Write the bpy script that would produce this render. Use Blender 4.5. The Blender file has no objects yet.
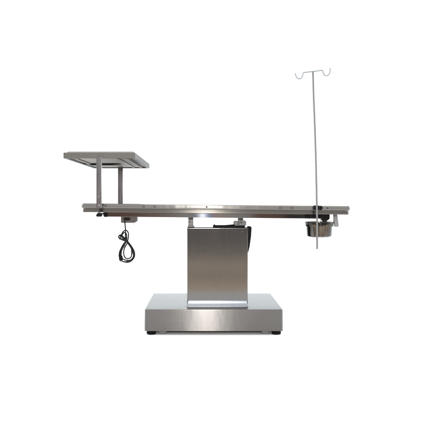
import bpy, bmesh, math, random
from mathutils import Vector, Matrix
random.seed(7)
C = bpy.context.scene
COL = C.collection
PI = math.pi

# ---------------------------------------------------------------- camera
CAM_Z, CAM_Y = 0.648, -3.055          # eye height, distance to the table's middle line
cam_d = bpy.data.cameras.new('camera')
cam = bpy.data.objects.new('camera', cam_d); COL.objects.link(cam)
cam.location = (0, CAM_Y, CAM_Z); cam.rotation_euler = (PI/2, 0, 0)
cam_d.sensor_width = 36.0
cam_d.lens = 36.0*566/430
cam_d.shift_x = 13.0/430
cam_d.shift_y = -8.5/430
cam_d.clip_start = 0.05; cam_d.clip_end = 500
C.camera = cam
C.view_settings.view_transform = 'Standard'
C.view_settings.look = 'None'
C.view_settings.exposure = 0
C.view_settings.gamma = 1
C.render.resolution_x = 1024; C.render.resolution_y = 1017

# ---------------------------------------------------------------- world: bright studio, darker room behind the camera
W = bpy.data.worlds.new('World'); C.world = W; W.use_nodes = True
nt = W.node_tree; N = nt.nodes; L = nt.links
bg = N['Background']
tc = N.new('ShaderNodeTexCoord'); sx = N.new('ShaderNodeSeparateXYZ'); L.new(tc.outputs['Generated'], sx.inputs[0])
def wm(op, a, b=None, c=None, clamp=False):
    n = N.new('ShaderNodeMath'); n.operation = op; n.use_clamp = clamp
    for i, v in enumerate((a, b, c)):
        if v is None: continue
        if isinstance(v, (int, float)): n.inputs[i].default_value = v
        else: L.new(v, n.inputs[i])
    return n.outputs[0]
def wstep(v, lo, hi):
    n = N.new('ShaderNodeMapRange'); n.interpolation_type = 'SMOOTHSTEP'
    L.new(v, n.inputs['Value']); n.inputs['From Min'].default_value = lo; n.inputs['From Max'].default_value = hi
    return n.outputs['Result']
def wramp(v, lo, hi, stops):
    t = N.new('ShaderNodeMapRange'); L.new(v, t.inputs['Value'])
    t.inputs['From Min'].default_value = lo; t.inputs['From Max'].default_value = hi
    r = N.new('ShaderNodeValToRGB'); L.new(t.outputs['Result'], r.inputs[0])
    e = r.color_ramp.elements
    while len(e) > 1: e.remove(e[0])
    e[0].position = (stops[0][0]-lo)/(hi-lo); e[0].color = (*stops[0][1], 1)
    for p, c in stops[1:]:
        k = e.new((p-lo)/(hi-lo)); k.color = (*c, 1)
    return r.outputs[0]
def wmix(f, a, b):
    n = N.new('ShaderNodeMix'); n.data_type = 'RGBA'
    L.new(f, n.inputs[0])
    for i, v in ((6, a), (7, b)):
        if isinstance(v, tuple): n.inputs[i].default_value = (*v, 1)
        else: L.new(v, n.inputs[i])
    return n.outputs[2]
X, Y, Z = sx.outputs
my = wm('MAXIMUM', wm('MULTIPLY', Y, -1), 0.02)
slope = wm('DIVIDE', Z, my); azi = wm('DIVIDE', X, my)
rs = wramp(slope, -.5, .5, [(-.45, (.75,.66,.56)), (-.20, (1.0,.85,.70)), (-.150, (1.7,1.40,1.12)), (-.138, (1.45,1.19,.95)), (-.126, (.62,.54,.47)),
                            (-.108, (1.7,1.46,1.22)), (-.092, (.75,.68,.61)), (-.070, (.52,.49,.475)), (-.035, (.36,.34,.335)),
                            (0, (.50,.47,.45)), (.15, (.9,.86,.82)), (.40, (1.6,1.6,1.6))])
ra = wramp(azi, -.4, .4, [(-.24, (.19,.12,.10)), (-.13, (.22,.13,.115)), (-.07, (.36,.28,.25)), (-.025, (.55,.50,.46)), (-.012, (.35,.35,.38)),
                          (-.004, (1.0,1.2,1.6)), (.001, (5.,5.,5.)), (.006, (1.2,1.4,2.0)), (.012, (.3,.4,.7)), (.022, (.7,.5,.46)),
                          (.05, (.55,.52,.5)), (.082, (.42,.39,.37)), (.10, (.25,.15,.13)), (.14, (.21,.125,.105)), (.152, (.07,.065,.065)), (.35, (.06,.055,.055))])
band = wm('MULTIPLY', wstep(slope, -.040, -.030), wm('SUBTRACT', 1, wstep(slope, .03, .07)))
front = wmix(band, rs, ra)
sc = N.new('ShaderNodeVectorMath'); sc.operation = 'SCALE'; sc.inputs['Scale'].default_value = 1.55
L.new(front, sc.inputs[0]); front = sc.outputs[0]
ceil = wstep(Z, .25, .42)
front = wmix(ceil, front, (1.75, 1.78, 1.82))
bslope = wm('DIVIDE', Z, wm('MAXIMUM', Y, 0.02))
glow = wm('MULTIPLY', wstep(bslope, .40, .48), wm('SUBTRACT', 1, wstep(bslope, .9, 1.3)))     # added glow above the frame, brightens the base top
back = wmix(wstep(Y, .35, .75), (1.6, 1.64, 1.68), (1.50, 1.56, 1.61))
back = wmix(wm('MULTIPLY', glow, wstep(Y, .1, .5)), back, (7.0, 7.7, 8.2))
allc = wmix(wstep(Y, -.25, .25), front, back)
L.new(allc, bg.inputs['Color']); bg.inputs['Strength'].default_value = 1.0

# ---------------------------------------------------------------- lamps: flash, plus added fill lights
def area(name, loc, target, size, energy, col=(1,1,1), sy=None):
    d = bpy.data.lights.new(name, 'AREA'); d.energy = energy; d.color = col
    d.shape = 'RECTANGLE'; d.size = size; d.size_y = sy or size
    o = bpy.data.objects.new(name, d); COL.objects.link(o); o.location = loc
    o.rotation_euler = (Vector(target)-Vector(loc)).to_track_quat('-Z', 'Y').to_euler()
    return o
area('flash_lamp', (0.03, -3.15, 0.95), (0.03, 0, .4), .09, 46, (1, .97, .94), .12)
area('overhead_fill', (0.1, 0.1, 3.0), (0.1, 0, 0), 3.0, 100, (1, 1, 1))  # added fill light from above, whitens the floor
area('side_fill', (-2.3, .1, 1.5), (-.3, 0, 0), 1.2, 24, (1, 1, 1))  # added fill light, lifts the shadows beside the base
area('side_fill', (2.4, .1, 1.5), (.4, 0, 0), 1.2, 24, (1, 1, 1))  # same added fill from the right

# ---------------------------------------------------------------- materials
def mat(name, col, rough=.4, metal=0., aniso=0., tangent=None, brush=None, brush_amt=.0, col_var=.0, spec=.5, bump=0., coat=0., wave=0.):
    m = bpy.data.materials.new(name); m.use_nodes = True
    t = m.node_tree; n = t.nodes; l = t.links; p = n['Principled BSDF']
    p.inputs['Base Color'].default_value = (*col, 1); p.inputs['Roughness'].default_value = rough
    p.inputs['Metallic'].default_value = metal; p.inputs['Specular IOR Level'].default_value = spec
    p.inputs['Coat Weight'].default_value = coat
    if aniso:
        p.inputs['Anisotropic'].default_value = aniso
        cx = n.new('ShaderNodeCombineXYZ')
        for i in range(3): cx.inputs[i].default_value = tangent[i]
        l.new(cx.outputs[0], p.inputs['Tangent'])
    if brush:
        tcn = n.new('ShaderNodeTexCoord'); mp = n.new('ShaderNodeMapping'); mp.inputs['Scale'].default_value = brush
        l.new(tcn.outputs['Object'], mp.inputs[0])
        no = n.new('ShaderNodeTexNoise'); no.inputs['Scale'].default_value = 1; no.inputs['Detail'].default_value = 4
        no.inputs['Roughness'].default_value = .65
        l.new(mp.outputs[0], no.inputs['Vector'])
        # large faint smudges
        no2 = n.new('ShaderNodeTexNoise'); no2.inputs['Scale'].default_value = 9; no2.inputs['Detail'].default_value = 3
        l.new(tcn.outputs['Object'], no2.inputs['Vector'])
        ad = n.new('ShaderNodeMath'); ad.operation = 'MULTIPLY_ADD'; l.new(no2.outputs[0], ad.inputs[0]); ad.inputs[1].default_value = .35
        l.new(no.outputs[0], ad.inputs[2])
        mr = n.new('ShaderNodeMapRange'); l.new(ad.outputs[0], mr.inputs['Value'])
        mr.inputs['From Min'].default_value = .35; mr.inputs['From Max'].default_value = 1.0
        mr.inputs['To Min'].default_value = max(.02, rough-brush_amt); mr.inputs['To Max'].default_value = rough+brush_amt
        l.new(mr.outputs[0], p.inputs['Roughness'])
        if col_var:
            mc = n.new('ShaderNodeMapRange'); l.new(ad.outputs[0], mc.inputs['Value'])
            mc.inputs['From Min'].default_value = .4; mc.inputs['From Max'].default_value = .95
            mc.inputs['To Min'].default_value = 1-col_var; mc.inputs['To Max'].default_value = 1+col_var
            mu = n.new('ShaderNodeVectorMath'); mu.operation = 'SCALE'; mu.inputs[0].default_value = col
            l.new(mc.outputs[0], mu.inputs['Scale']); l.new(mu.outputs[0], p.inputs['Base Color'])
        if bump:
            b = n.new('ShaderNodeBump'); b.inputs['Strength'].default_value = bump; b.inputs['Distance'].default_value = .001
            l.new(no.outputs[0], b.inputs['Height']); l.new(b.outputs[0], p.inputs['Normal'])
        if wave:       # sheet metal is never quite flat
            mp3 = n.new('ShaderNodeMapping'); mp3.inputs['Scale'].default_value = (15, 4, 7); l.new(tcn.outputs['Object'], mp3.inputs[0])
            no3 = n.new('ShaderNodeTexNoise'); no3.inputs['Scale'].default_value = 1; no3.inputs['Detail'].default_value = 2
            l.new(mp3.outputs[0], no3.inputs['Vector'])
            b3 = n.new('ShaderNodeBump'); b3.inputs['Strength'].default_value = 1; b3.inputs['Distance'].default_value = .001*wave
            l.new(no3.outputs[0], b3.inputs['Height'])
            if bump: l.new(b.outputs[0], b3.inputs['Normal'])
            l.new(b3.outputs[0], p.inputs['Normal'])
    return m
M = {
 'paper': mat('white_backdrop', (.74,.74,.74), .9, spec=.0),
 'base_steel': mat('brushed_steel_long_grain', (.128,.122,.116), .30, 1, 1.0, (0,.35,1), (3, 260, 900), .035, .06, bump=.02, wave=.3),
 'column_steel': mat('brushed_steel_upright_grain', (.110,.106,.102), .12, 1, .7, (1,0,0), (420, 420, 3), .025, .07, wave=.18),
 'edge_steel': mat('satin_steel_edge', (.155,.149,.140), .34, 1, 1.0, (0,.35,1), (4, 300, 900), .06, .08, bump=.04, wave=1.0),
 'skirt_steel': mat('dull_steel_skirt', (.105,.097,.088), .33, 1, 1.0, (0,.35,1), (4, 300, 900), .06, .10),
 'chrome': mat('polished_rail', (.23,.225,.22), .05, 1, brush=(8,40,40), brush_amt=.02),
 'post': mat('satin_tube', (.165,.167,.174), .20, 1, brush=(300,300,6), brush_amt=.06, col_var=.12),
 'flange': mat('bright_flange', (.175,.187,.203), .25, 1, brush=(3,300,300), brush_amt=.05),
 'rod': mat('pole_steel', (.17,.168,.172), .5, .35, brush=(60,60,60), brush_amt=.01),
 'pole_rod': mat('pole_tube', (.125,.122,.125), .42, .5, brush=(60,60,60), brush_amt=.01, spec=.3),
 'hookwire': mat('bright_wire', (.21,.228,.242), .5, .35, brush=(60,60,60), brush_amt=.01),
 'bowl': mat('polished_bowl_steel', (.080,.074,.068), .10, 1, brush=(90,90,1), brush_amt=.05, col_var=.85),  # strong upright colour streaks stand in for the basin's reflections
 'frame': mat('grey_painted_frame', (.08,.077,.073), .5, .2, brush=(30,60,60), brush_amt=.08, col_var=.1, spec=.2),
 'panel': mat('grey_beige_underside', (.17,.152,.127), .55, 0, brush=(25,25,25), brush_amt=.1, col_var=.12, spec=.15),
 'grey_cast': mat('cast_metal', (.065,.065,.065), .4, .5, brush=(60,60,60), brush_amt=.1, col_var=.3),
 'brownbox': mat('brown_grey_box', (.030,.022,.018), .5, .1, brush=(40,40,40), brush_amt=.08, col_var=.2),
 'black': mat('black_plastic', (.004,.004,.004), .45, 0, brush=(80,80,80), brush_amt=.1, spec=.06),
 'rubber': mat('black_rubber', (.005,.005,.005), .65, 0, brush=(80,80,80), brush_amt=.1, spec=.05),
 'cable': mat('black_cable_sheath', (.005,.005,.0055), .4, 0, brush=(90,90,90), brush_amt=.08, spec=.12),
 'wheel': mat('grey_caster_rubber', (.11,.115,.115), .55, 0, brush=(50,50,50), brush_amt=.1, col_var=.15),
 'darkhole': mat('dark_socket', (.045,.032,.030), .6, 0, spec=.2),
}

# ---------------------------------------------------------------- helpers
def PX(px, D): return (px-202.0)*D/566.0
def PZ(py, D): return CAM_Z + (205.0-py)*D/566.0
def DY(D): return CAM_Y + D
def obj(name, bm, m, parent=None, loc=None, rot=None, angle=35, label=None):
    bmesh.ops.recalc_face_normals(bm, faces=bm.faces)
    me = bpy.data.meshes.new(name); bm.to_mesh(me); bm.free()
    me.materials.append(M[m])
    for p in me.polygons: p.use_smooth = True
    me.set_sharp_from_angle(angle=math.radians(angle))
    o = bpy.data.objects.new(name, me); COL.objects.link(o)
    w = o.modifiers.new('wn', 'WEIGHTED_NORMAL'); w.keep_sharp = True; w.weight = 80
    if parent: o.parent = parent
    if loc is not None: o.location = loc
    if rot is not None: o.rotation_euler = rot
    if label: o['label'] = label
    return o
def empty(name, loc, label, cat, group=None):
    o = bpy.data.objects.new(name, None); COL.objects.link(o); o.location = loc
    o['label'] = label; o['category'] = cat
    if group: o['group'] = group
    o.empty_display_size = .1
    return o
def box(bm, x0, x1, y0, y1, z0, z1, bev=0., seg=2):
    b = bmesh.new(); bmesh.ops.create_cube(b, size=1)
    bmesh.ops.scale(b, vec=(x1-x0, y1-y0, z1-z0), verts=b.verts)
    bmesh.ops.translate(b, vec=((x0+x1)/2, (y0+y1)/2, (z0+z1)/2), verts=b.verts)
    if bev: bmesh.ops.bevel(b, geom=b.edges[:], offset=bev, segments=seg, affect='EDGES', profile=.5)
    me = bpy.data.meshes.new('t'); b.to_mesh(me); b.free(); bm.from_mesh(me); bpy.data.meshes.remove(me)
    return bm
def prism_xz(bm, pts, y0, y1, bev=0.):
    b = bmesh.new()
    v0 = [b.verts.new((x, y0, z)) for x, z in pts]; v1 = [b.verts.new((x, y1, z)) for x, z in pts]
    n = len(pts); b.faces.new(v0); b.faces.new(v1[::-1])
    for i in range(n): b.faces.new((v0[i], v0[(i+1) % n], v1[(i+1) % n], v1[i]))
    bmesh.ops.recalc_face_normals(b, faces=b.faces)
    if bev: bmesh.ops.bevel(b, geom=b.edges[:], offset=bev, segments=2, affect='EDGES', profile=.5)
    me = bpy.data.meshes.new('t'); b.to_mesh(me); b.free(); bm.from_mesh(me); bpy.data.meshes.remove(me)
    return bm
def slab(bm, cx, cy, w, d, r, profile, cs=6, cap0=True, cap1=True):
    """stack of rounded rectangles; profile = [(inset, z)], from first cap to last cap"""
    rings = []
    for ins, z in profile:
        ww, dd = w/2-ins, d/2-ins; rr = max(r-ins, .0008)
        ring = []
        for (sx_, sy_, a0) in ((1,1,0), (-1,1,90), (-1,-1,180), (1,-1,270)):
            for k in range(cs+1):
                a = math.radians(a0+90*k/cs)
                ring.append(bm.verts.new((cx+sx_*(ww-rr)+rr*math.cos(a), cy+sy_*(dd-rr)+rr*math.sin(a), z)))
        rings.append(ring)
    n = len(rings[0])
    for a, b in zip(rings, rings[1:]):
        for i in range(n): bm.faces.new((a[i], a[(i+1) % n], b[(i+1) % n], b[i]))
    if cap0: bm.faces.new(rings[0])
    if cap1: bm.faces.new(rings[-1])
    return bm
def tube(bm, pts, r, seg=12, cap=True, smooth=0):
    P = [Vector(p) for p in pts]
    if smooth:
        Q = []
        for i in range(len(P)-1):
            p0 = P[max(i-1, 0)]; p1 = P[i]; p2 = P[i+1]; p3 = P[min(i+2, len(P)-1)]
            for k in range(smooth):
                t = k/smooth
                Q.append(.5*((2*p1)+(p2-p0)*t+(2*p0-5*p1+4*p2-p3)*t*t+(-p0+3*p1-3*p2+p3)*t**3))
        Q.append(P[-1]); P = Q
    rr = r if isinstance(r, (list, tuple)) else [r]*len(P)
    tn = []
    for i in range(len(P)):
        a = P[max(i-1, 0)]; b = P[min(i+1, len(P)-1)]; tn.append((b-a).normalized())
    up = Vector((0, 1, 0)) if abs(tn[0].y) < .9 else Vector((1, 0, 0))
    nrm = (up - tn[0]*up.dot(tn[0])).normalized(); rings = []
    for i, p in enumerate(P):
        nrm = (nrm - tn[i]*nrm.dot(tn[i])).normalized(); bi = tn[i].cross(nrm)
        rings.append([bm.verts.new(p+(nrm*math.cos(2*PI*k/seg)+bi*math.sin(2*PI*k/seg))*rr[i]) for k in range(seg)])
    for a, b in zip(rings, rings[1:]):
        for k in range(seg): bm.faces.new((a[k], a[(k+1) % seg], b[(k+1) % seg], b[k]))
    if cap: bm.faces.new(rings[0]); bm.faces.new(rings[-1])
    return bm
def lathe(bm, prof, c=(0,0,0), seg=40, axis='z', closed=False):
    rings = []
    for r, h in prof:
        ring = []
        for k in range(seg):
            a = 2*PI*k/seg; u, v = r*math.cos(a), r*math.sin(a)
            p = {'z': (u, v, h), 'y': (u, h, v), 'x': (h, u, v)}[axis]
            ring.append(bm.verts.new((c[0]+p[0], c[1]+p[1], c[2]+p[2])))
        rings.append(ring)
    pairs = list(zip(rings, rings[1:]))
    if closed: pairs.append((rings[-1], rings[0]))
    for a, b in pairs:
        for k in range(seg): bm.faces.new((a[k], a[(k+1) % seg], b[(k+1) % seg], b[k]))
    if not closed:
        bm.faces.new(rings[0]); bm.faces.new(rings[-1])
    return bm
def nb(): return bmesh.new()

# ---------------------------------------------------------------- setting
bm = nb()
vs = [bm.verts.new(p) for p in ((-40,-1.50,0), (40,-1.50,0), (40,80,0), (-40,80,0))]; bm.faces.new(vs)
fl = obj('floor', bm, 'paper'); fl['kind'] = 'structure'

# ================================================================ OPERATING TABLE
BX0, BX1, BYF, BYB = -.2868, .4038, -.240, .283
bcx, bcy = (BX0+BX1)/2, (BYF+BYB)/2
T = empty('operating_table', (bcx, bcy, 0), 'stainless steel veterinary operating table with long flat top on a square column and wide base', 'operating table')
T_off = Vector((bcx, bcy, 0))
def part(name, bm, m, parent=T, **k):
    # meshes are written in world coordinates; shift them under the thing's base
    root = parent
    while root.parent: root = root.parent
    bmesh.ops.translate(bm, vec=-root.location, verts=bm.verts)
    return obj(name, bm, m, parent, **k)
# base cover
bb = part('base_cover', slab(nb(), bcx, bcy, BX1-BX0, BYB-BYF, .014,
     [(.004,.0205), (.0005,.0205), (0,.022), (0,.1235), (.0006,.1262), (.0022,.1282), (.005,.129)], cs=8), 'base_steel')
# levelling feet and casters
def foot(x, y):
    f = part('levelling_foot', lathe(nb(), [(.018,.0), (.0225,.0015), (.0235,.006), (.0235,.0125), (.021,.0145), (.0205,.0160)], (x,y,0), 32), 'rubber')
    part('threaded_stem', lathe(nb(), [(.006,.0158), (.006,.0204)], (x,y,0), 16), 'grey_cast', f)
def caster(x, y):
    w = nb(); lathe(w, [(.014,-.011), (.0235,-.011), (.0255,-.008), (.0255,.008), (.0235,.011), (.014,.011)], (x,y,.0256), 40, 'y')
    # keep only what stands below the cover's underside free of it: wheel recess is inside the hollow cover
    c = part('caster', box(nb(), x-.020, x+.020, y-.0165, y-.0125, .0208, .050, .001), 'grey_cast')
    part('wheel', w, 'wheel', c)
fd = 2.845
for px in (151.4, 276.2):
    x = PX(px, fd); foot(x, DY(fd)); foot(x, .205)
for px in (162.7, 265.2):
    x = PX(px, fd); caster(x, DY(fd)+.004); caster(x, .195)
# column
CF = DY(2.888); cX0, cX1, cZ = PX(187.1, 2.888), PX(247.9, 2.888), PZ(227.4, 2.888)
ccx = (cX0+cX1)/2; CB = .165
col = part('column', slab(nb(), ccx, (CF+CB)/2, cX1-cX0, CB-CF, .005,
     [(.0015,.1295), (0,.132), (0,cZ-.006), (.001,cZ-.003), (.004,cZ-.0008), (.006,cZ)], cs=5), 'column_steel')
# rear sheet seam of the telescoping sleeve, bright sloping flange round its foot
fb = nb(); slab(fb, ccx, (CF+CB)/2, cX1-cX0+.004, CB-CF+.024, .006,
     [(.0,.1294), (.0,.1330), (.0006,.1345), (.0024,.1385), (.0048,.1450), (.0070,.1520), (.0090,.1600), (.0100,.1612), (.0135,.1612)], cs=5, cap0=True, cap1=True)
part('foot_flange', fb, 'flange', col)
part('top_lip', slab(nb(), ccx, (CF+CB)/2, cX1-cX0+.0024, CB-CF+.0024, .006, [(.0,cZ-.012), (0,cZ-.0095), (.0016,cZ-.0085)], cs=5), 'column_steel', col)
part('screw', lathe(nb(), [(.0028,0), (.0028,-.0012), (.0018,-.0018)], (PX(242.2,2.886), CF-.0002, PZ(231.6,2.886)), 14, 'y'), 'grey_cast', col)

# ---- tilting top: written flat about a pivot, rolled half a degree like the photo
PIV = Vector((.0665, 0, .6502)); ROLL = math.radians(.536)
def tpart(name, bm, m, parent=None, **k):
    """mesh coordinates relative to PIV, unrolled"""
    bmesh.ops.rotate(bm, cent=(0,0,0), matrix=Matrix.Rotation(ROLL, 3, 'Y'), verts=bm.verts)
    bmesh.ops.translate(bm, vec=PIV-T.location, verts=bm.verts)
    return obj(name, bm, m, parent or T, **k)
TX0, TX1 = -.5845-.0665, .7185-.0665; TF = DY(2.73); TB = DY(3.38); tcy = (TF+TB)/2; tcx = (TX0+TX1)/2
top = tpart('tabletop', slab(nb(), tcx, tcy, TX1-TX0, TB-TF, .016,
     [(.010,-.0250), (.0060,-.0246), (.0022,-.0215), (.0004,-.0175), (0,-.0125), (.0006,-.0065), (.0030,-.0022), (.0070,-.0003), (.012,0),
      (.020,-.001), (.030,-.006), (.060,-.010)], cs=8), 'edge_steel')
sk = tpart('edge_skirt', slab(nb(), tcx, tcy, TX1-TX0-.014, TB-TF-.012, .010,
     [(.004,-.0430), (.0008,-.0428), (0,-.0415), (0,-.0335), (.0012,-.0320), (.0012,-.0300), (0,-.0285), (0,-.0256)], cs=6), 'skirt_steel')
# small side sockets in the edge band, bolts
def tx(px, D=2.73): return PX(px, D)-.0665
for a, b in ((143.6, 154.6), (280.6, 291.6)):
    s = tpart('socket_plate', box(nb(), tx(a)-.011, tx(b)+.011, TF-.0012, TF+.006, -.0195, -.0055, .0006), 'edge_steel', top)
    for q in (a, b):
        tpart('socket', box(nb(), tx(q)-.0062, tx(q)+.0062, TF-.0022, TF-.0013, -.0170, -.0080, .0004), 'darkhole', s)
        tpart('socket', box(nb(), tx(q)-.0036, tx(q)+.0036, TF-.0030, TF-.0023, -.0146, -.0104, .0003), 'edge_steel', s)
for q in (105.6, 206.7, 327.5):
    tpart('edge_bolt', lathe(nb(), [(.0044,.001), (.0044,-.0014), (.0032,-.0026)], (tx(q), TF-.0002, -.0118), 18, 'y'), 'darkhole', top)
# under-frame
RF = DY(2.80)
rail = tpart('side_rail', box(nb(), tx(104.2,2.8), tx(330,2.8), RF, RF+.030, -.0655, -.0440, .0012), 'chrome')
tpart('side_rail', box(nb(), tx(104.2,2.8), tx(330,2.8), .270, .300, -.0655, -.0440, .0012), 'chrome')
for q in (107, 190, 245, 326):
    tpart('cross_bar', box(nb(), tx(q,2.8)-.010, tx(q,2.8)+.010, RF+.0305, .2695, -.0630, -.0445, .001), 'grey_cast')
tpart('end_cap', box(nb(), tx(103.6,2.79), tx(107.2,2.79), RF-.003, RF+.0325, -.0665, -.0436, .001), 'black', rail)
# short bolt beside the clamp knob
tpart('frame_bolt', lathe(nb(), [(.0085,.0), (.0085,-.005), (.0055,-.0055), (.0055,-.011), (.0075,-.0115), (.0075,-.016)][::-1], (tx(103.2,2.79), RF+.012, -.0535), 20, 'x'), 'chrome')
# black drain bracket at the right end of the frame
db = nb(); box(db, tx(305.6,2.785), tx(311.0,2.785), RF-.006, RF-.0005, -.0615, -.0440, .0008)
box(db, tx(311.9,2.785), tx(329.6,2.785), RF-.006, RF-.0005, -.0615, -.0440, .0008)
prism_xz(db, [(tx(322.2,2.79), -.0610), (tx(329.9,2.79), -.0610), (tx(329.2,2.79), -.0700), (tx(327.6,2.79), -.0740), (tx(322.2,2.79), -.0740)], RF-.0055, RF+.03, .0008)
tpart('drain_bracket', db, 'black')
tpart('drain_outlet', lathe(nb(), [(.013,-.0735), (.013,-.082), (.0100,-.0825), (.0100,-.094), (.0085,-.0945)], (tx(324.6,2.83), DY(2.83), 0), 28), 'bowl')
# hanger of the basin: a flat bar that widens to its foot, with a ring
HD = 2.85
hb = nb()
prism_xz(hb, [(tx(333.6,HD), PZ(214.0,HD)-PIV.z+.004), (tx(337.0,HD), PZ(214.0,HD)-PIV.z+.004), (tx(338.6,HD), PZ(225.0,HD)-PIV.z+.004),
              (tx(338.3,HD), PZ(226.4,HD)-PIV.z+.004), (tx(335.0,HD), PZ(226.6,HD)-PIV.z+.004), (tx(333.9,HD), PZ(222.5,HD)-PIV.z+.004)], DY(HD)-.011, DY(HD)+.011, .002)
hang = tpart('basin_hanger', hb, 'rod')

# ---- tilt linkage between column and top
lk = nb(); lx0, lx1 = PX(188.2,2.90), PX(193.2,2.90)
box(lk, lx0, lx1, DY(2.90), DY(2.90)+.05, cZ+.0005, PZ(217.4,2.90)+.004, .0015)
box(lk, lx0-.004, lx1+.006, DY(2.90)-.004, DY(2.90)+.06, cZ+.0003, cZ+.0055, .001)
tl = part('tilt_bracket', lk, 'grey_cast')
part('pivot_pin', lathe(nb(), [(.0075,-.0), (.0075,-.0045), (.005,-.006)], ((lx0+lx1)/2, DY(2.90)+.0002, (cZ+PZ(218,2.9))/2), 22, 'y'), 'chrome', tl)
gk = nb(); box(gk, PX(213,2.9), PX(245,2.9), DY(2.896), DY(2.92), cZ+.0003, PZ(225.6,2.9), .0008); part('gap_strip', gk, 'black')  # added black strip, covers the bright gap under the actuator rod
lk = nb(); rD = 2.90
box(lk, PX(238.2,rD), PX(243.2,rD), DY(rD), DY(rD)+.05, PZ(225.5,rD), PZ(217.4,rD)+.002, .002)
prism_xz(lk, [(PX(238.6,rD), PZ(225.5,rD)), (PX(246.0,rD), PZ(225.5,rD)), (PX(246.3,rD), PZ(221.5,rD)), (PX(244.2,rD), PZ(220.2,rD)), (PX(240.5,rD), PZ(220.2,rD))], DY(rD)-.006, DY(rD)+.03, .0015)
tr = part('tilt_bracket', lk, 'grey_cast')
part('actuator_head', lathe(nb(), [(.008,-.02), (.0125,-.018), (.0125,.022), (.008,.024)], (PX(236.0,rD), DY(rD)+.01, PZ(223.3,rD)), 28, 'y'), 'grey_cast', tr)
part('pivot_pin', lathe(nb(), [(.0065,0), (.0065,-.0045), (.0045,-.006)], (PX(241.2,rD), DY(rD)-.0062, PZ(223.2,rD)), 22, 'y'), 'chrome', tr)
ar = nb(); tube(ar, [(PX(214.6,rD), DY(rD)+.01, PZ(225.9,rD)), (PX(225,rD), DY(rD)+.01, PZ(225.9,rD)), (PX(236.5,rD), DY(rD)+.01, PZ(224.9,rD))], .0042, 14)
tube(ar, [(PX(213.4,rD), DY(rD)+.01, PZ(225.7,rD)), (PX(215.2,rD), DY(rD)+.01, PZ(225.7,rD))], .0062, 14)
prism_xz(ar, [(PX(217,rD), PZ(226,rD)), (PX(238,rD), PZ(226,rD)), (PX(238,rD), PZ(223.4,rD)), (PX(231,rD), PZ(225.0,rD)), (PX(217,rD), PZ(226.4,rD))], DY(rD)+.016, DY(rD)+.024)
part('actuator_rod', ar, 'black')
# black tapering side lever on the column's right
sD = 2.93
sl = nb(); prism_xz(sl, [(cX1+.0008, PZ(226.3,sD)), (PX(250.6,sD), PZ(226.3,sD)), (PX(251.5,sD), PZ(227.6,sD)), (PX(251.0,sD), PZ(236,sD)),
                        (PX(249.6,sD), PZ(246,sD)), (PX(248.2,sD), PZ(252,sD)), (cX1+.0008, PZ(252.5,sD))], DY(sD)-.012, DY(sD)+.03, .0015)
part('side_lever', sl, 'black')
# junction box under the left of the top
jD = 2.815
jb = nb(); prism_xz(jb, [(PX(120.9,jD), PZ(216.4,jD)), (PX(136.4,jD), PZ(216.4,jD)), (PX(136.4,jD), PZ(221.4,jD)), (PX(134.2,jD), PZ(222.9,jD)), (PX(120.9,jD), PZ(222.9,jD))], DY(jD), DY(jD)+.06, .0018)
jx = part('junction_box', jb, 'brownbox')
gl = nb(); slab(gl, 0, 0, .032, .013, .006, [(.001,0), (0,.001), (0,.004), (.0015,.005)], cs=6)
bmesh.ops.rotate(gl, cent=(0,0,0), matrix=Matrix.Rotation(PI/2, 3, 'X'), verts=gl.verts)
bmesh.ops.translate(gl, vec=(PX(127.0,jD), DY(jD)-.0003, PZ(218.9,jD)), verts=gl.verts)
part('cable_gland', gl, 'black', jx)

# ================================================================ BASIN (hangs in the ring)
bD = 2.852; rx, ry = PX(319.2,bD), DY(bD); zt, zb = PZ(221.8,bD), PZ(237.0,bD)
B = empty('steel_basin', (rx, ry, zb), 'small round polished steel basin hanging under the right end of the table', 'basin')
R = .0665
part('bowl', lathe(nb(), [(.050,zb), (.056,zb+.0010), (.0605,zb+.0045), (.0620,zb+.010), (R-.002,zt-.023), (R-.0012,zt-.003), (R-.003,zt-.003), (R-.0045,zt-.023), (.0595,zb+.011), (.055,zb+.0035), (.048,zb+.002)], (rx,ry,0), 64), 'bowl', B)
part('rim', lathe(nb(), [(R-.001,zt-.0225), (R+.0028,zt-.0225), (R+.0036,zt-.021), (R+.0036,zt-.0022), (R+.0028,zt), (R-.0006,zt+.0006), (R-.001,zt-.001)], (rx,ry,0), 64, closed=True), 'bowl', B)
rg = nb(); lathe(rg, [(R+.0040,zt-.0065), (R+.0068,zt-.0065), (R+.0068,zt-.0035), (R+.0040,zt-.0035)], (rx,ry,0), 64, closed=True)

# ================================================================ RAISED SHELF
SD0, SD1 = 2.71, 3.455
sx0, sx1 = PX(63.2,SD0), PX(135.1,SD0); sz1, sz0 = PZ(152.4,SD0), PZ(158.3,SD0)
scx, scy = (sx0+sx1)/2, (DY(SD0)+DY(SD1))/2; sw, sd = sx1-sx0, SD1-SD0
S = empty('raised_shelf', (scx, scy, PZ(203.4,2.73)), 'grey rectangular shelf raised on two steel posts over the left end of the operating table', 'shelf')
tray = part('shelf_frame', slab(nb(), scx, scy, sw, sd, .004,
    [(.034,sz0+.010), (.016,sz0+.008), (.014,sz0), (.0015,sz0), (0,sz0+.0015), (0,sz1-.0025), (.0008,sz1-.0008), (.0025,sz1)], cs=4), 'frame', S)
part('shelf_board', slab(nb(), scx+.004, scy, sw-.024, sd-.024, .004, [(0,sz1+.0002), (0,sz1+.0042), (.0015,sz1+.0055)], cs=4), 'panel', S)
pn = part('underside_panel', slab(nb(), scx, scy, sw-.072, sd-.072, .004, [(0,sz0+.0095), (0,sz0+.0062), (.001,sz0+.0052)], cs=3), 'panel', S)
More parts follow.
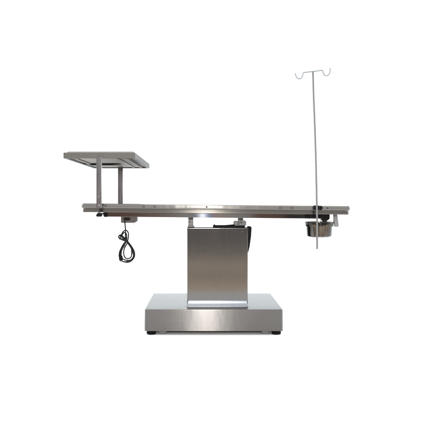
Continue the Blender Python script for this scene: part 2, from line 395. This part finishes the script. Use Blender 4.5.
# stiffeners and a dark latch below the panel
y0s, y1s = DY(SD0)+.05, DY(SD1)-.05
for xa, xb, m in ((sx0+.040, sx0+.056, 'panel'), (sx1-.052, sx1-.040, 'panel'), (sx1-.092, sx1-.084, 'grey_cast')):
    part('stiffener', box(nb(), xa, xb, y0s, y1s, sz0-.0005, sz0+.0050, .0008), m, S)
part('cross_brace', prism_xz(nb(), [(PX(84,3.1), sz0+.005), (PX(119,3.1), sz0+.005), (PX(119,3.1), sz0+.002), (PX(112,3.1), sz0-.004), (PX(90,3.1), sz0-.004), (PX(84,3.1), sz0+.001)], DY(3.11), DY(3.19), .001), 'black', S)
# posts
PD = 2.709
p0 = part('support_post', box(nb(), PX(96.5,PD), PX(101.8,PD), DY(PD)-.005, DY(PD)+.008, PZ(208.2,PD), PZ(157.2,PD), .0009), 'post', S)
part('post_bolt', lathe(nb(), [(.005,0), (.005,-.003), (.003,-.0045)], (PX(99.1,PD), DY(PD)-.0052, PZ(205.6,PD)), 20, 'y'), 'chrome', p0)
part('post_bolt', lathe(nb(), [(.0036,0), (.0036,-.002), (.0026,-.003)], (PX(98.6,PD), DY(PD)-.0052, PZ(197,PD)), 20, 'y'), 'chrome', p0)
PB = 3.40
p1 = part('support_post', box(nb(), PX(118.1,PB), PX(123.0,PB), DY(PB)-.008, DY(PB)+.005, .60, sz0+.006, .0009), 'post', S)
part('post_bolt', lathe(nb(), [(.0045,0), (.0045,-.002), (.003,-.003)], (PX(120.6,PB), DY(PB)-.0082, PZ(171,PB)), 20, 'y'), 'chrome', p1)
def knob(x, y, z, parent):
    k = part('clamp_knob', lathe(nb(), [(.006,z-.0185), (.0125,z-.0175), (.0145,z-.013), (.0140,z-.008), (.0105,z-.005), (.0075,z), (.0065,z+.001)], (x,y,0), 24), 'black', parent)
    part('knob_stem', lathe(nb(), [(.0035,z+.0012), (.0035,z+.026)], (x,y,0), 14), 'chrome', k)
knob(PX(99.0,PD), DY(PD)+.002, PZ(212.9,PD), S)
knob(PX(120.5,PB), DY(PB)-.002, .598, S)

# ================================================================ DRIP POLE
V = empty('drip_pole', (PX(317.2,2.70), DY(2.70), PZ(249,2.70)), 'thin tall steel drip pole with two hooks clamped to the right end of the table', 'drip pole')
def pt(px, py, D=2.70): return (PX(px,D), DY(D), PZ(py,D))
part('pole', tube(nb(), [pt(317.2,249.0), pt(317.1,230), pt(316.8,203), pt(315.9,160), pt(314.6,120), pt(313.6,95), pt(312.95,71.6)], .0046, 20, smooth=6), 'pole_rod', V)
hk = [(295.3,73.2),(295.8,75.4),(297.1,77.6),(299.4,78.7),(301.3,77.9),(302.4,76.0),(302.9,73.8),(303.5,72.6),(304.8,72.25),(308.8,71.8),(313.1,71.3),(317.5,70.8),(321.4,70.1),(322.6,70.6),(323.3,72.4),(324.2,74.6),(326.2,75.6),(328.4,74.9),(329.6,72.8),(330.1,70.5),(330.2,68.0)]
def hpt(px, py):
    D = 2.70-(px-313.1)*2.70/566*math.tan(math.radians(24))
    return (PX(px,D), DY(D), PZ(py,D))
part('hook_bar', tube(nb(), [hpt(*q) for q in hk], .0036, 14, smooth=5), 'hookwire', V)
cl = part('clamp_block', box(nb(), PX(313.6,2.715), PX(318.8,2.715), DY(2.706), DY(2.7275), PZ(209.9,2.715), PZ(205.4,2.715), .0012), 'black', V)
part('clamp_knob', lathe(nb(), [(.0040,-.020), (.0100,-.019), (.0112,-.015), (.0108,-.009), (.006,-.007), (.005,.001)], (PX(320.2,2.71), DY(2.72), PZ(207.9,2.71)), 26, 'y'), 'black', V)

# ring belongs to the table's hanger
bmesh.ops.translate(rg, vec=-T.location, verts=rg.verts); obj('support_ring', rg, 'bowl', hang)

# ================================================================ CABLE BUNDLE
K = empty('power_cable', (PX(125.0,2.80), DY(2.80), PZ(220,2.80)), 'coiled black power cable hanging from the small box under the left of the table', 'cable')
def kp(px, py, dy=0.): return (PX(px,2.80), DY(2.80)+dy, PZ(py,2.80))
c1 = [(125.3,219.2,-.004),(125.0,222,-.006),(125.3,226,-.005),(125.6,230,-.004),(125.5,236,-.004),(126.0,240.5,0),(124.2,244,.003),(121.6,248,.004),(120.0,253,.004),(120.3,258,.004),
      (122.6,261.3,.003),(127.4,262.4,.002),(131.6,260.6,0),(134.4,256.6,-.002),(134.3,251.6,-.002),(131.9,246.8,-.003),(128.8,242.6,-.004),(126.6,240.0,-.006),(123.6,236.8,-.008),(121.2,234.8,-.008),
      (119.0,236.0,-.006),(119.4,238.4,0),(122.6,240.2,.004),(126.4,241.6,.008),(129.0,244.2,.008),(131.0,248.2,.006),(131.6,253,.005),(130.8,257.2,.005),(127.4,258.9,.006),(124.4,257.0,.007),(123.4,252.6,.008),
      (124.4,248.0,.008),(126.8,243.6,.006),(127.9,239.0,.005),(128.4,235,.004),(127.7,231.8,.003),(125.6,230.2,.002),(123.2,231.6,.002),(121.6,234.2,.002),(121.0,236.6,.004),(123.4,238.4,.006),(126.2,240.8,.010)]
c2 = [(126.2,240.8,.010),(128.4,243.0,.012),(131.8,248.2,.012),(133.4,253.4,.010),(132.6,257.8,.008),(129.6,260.4,.009),(125.6,260.4,.010),(122.0,258.6,.010),(121.2,254.6,-.004),(122.0,250.0,-.006),(124.4,245.6,-.006),(126.2,241.6,-.008),
      (127.0,237.5,-.008),(126.4,233.6,-.006),(124.6,232.4,-.004),(122.4,234.4,-.002),(120.4,237.2,0),(119.6,238.8,-.002),(123.0,239.2,-.008),(126.0,242.0,-.010),(123.4,246.0,-.010),(121.2,250.4,-.010),(120.9,254.4,-.010)]
c3 = [(126.4,240.6,-.014),(124.0,243.6,-.013),(121.8,247.4,-.012),(119.9,252.0,-.012),(119.5,256.6,-.010),(121.0,260.4,-.008),(125.0,261.6,-.006),(129.4,261.0,-.006),(132.9,258.6,-.008),(133.6,254.6,-.010),(132.4,250.0,-.012),(130.4,246.2,-.013),(127.8,242.6,-.014),(126.4,240.2,-.014),
      (123.0,239.0,-.012),(120.0,238.0,-.010),(118.8,236.6,-.010),(120.4,235.6,-.012),(123.4,237.2,-.014),(126.2,240.0,-.014),(124.8,244.6,-.016),(122.6,248.6,-.016),(121.6,253.0,-.014),(121.6,256.6,-.012)]
cb = nb(); tube(cb, [kp(*q) for q in c1], .0031, 10, smooth=5); tube(cb, [kp(*q) for q in c2], .0031, 10, smooth=5); tube(cb, [kp(*q) for q in c3], .0031, 10, smooth=5)
part('cable', cb, 'cable', K)
pg = nb(); tube(pg, [kp(120.9,254.0,-.010), kp(120.9,255.4,-.010), kp(121.0,255.6,-.010), kp(121.3,259.6,-.010), kp(121.4,260.2,-.010)], [.0034,.0040,.0085,.0100,.0085], 18)
plug = part('plug', pg, 'black', K)
for q in (-.004, .004):
    part('pin', tube(nb(), [(PX(121.4,2.8)+q, DY(2.8)-.010, PZ(260.15,2.8)), (PX(121.4,2.8)+q, DY(2.8)-.010, PZ(261.6,2.8))], .0014, 8), 'chrome', plug)
part('cable_tie', lathe(nb(), [(.0060,PZ(242.2,2.8)), (.0088,PZ(241.9,2.8)), (.0090,PZ(240.6,2.8)), (.0066,PZ(240.2,2.8))], (PX(126.3,2.8), DY(2.8), 0), 20), 'black', K)
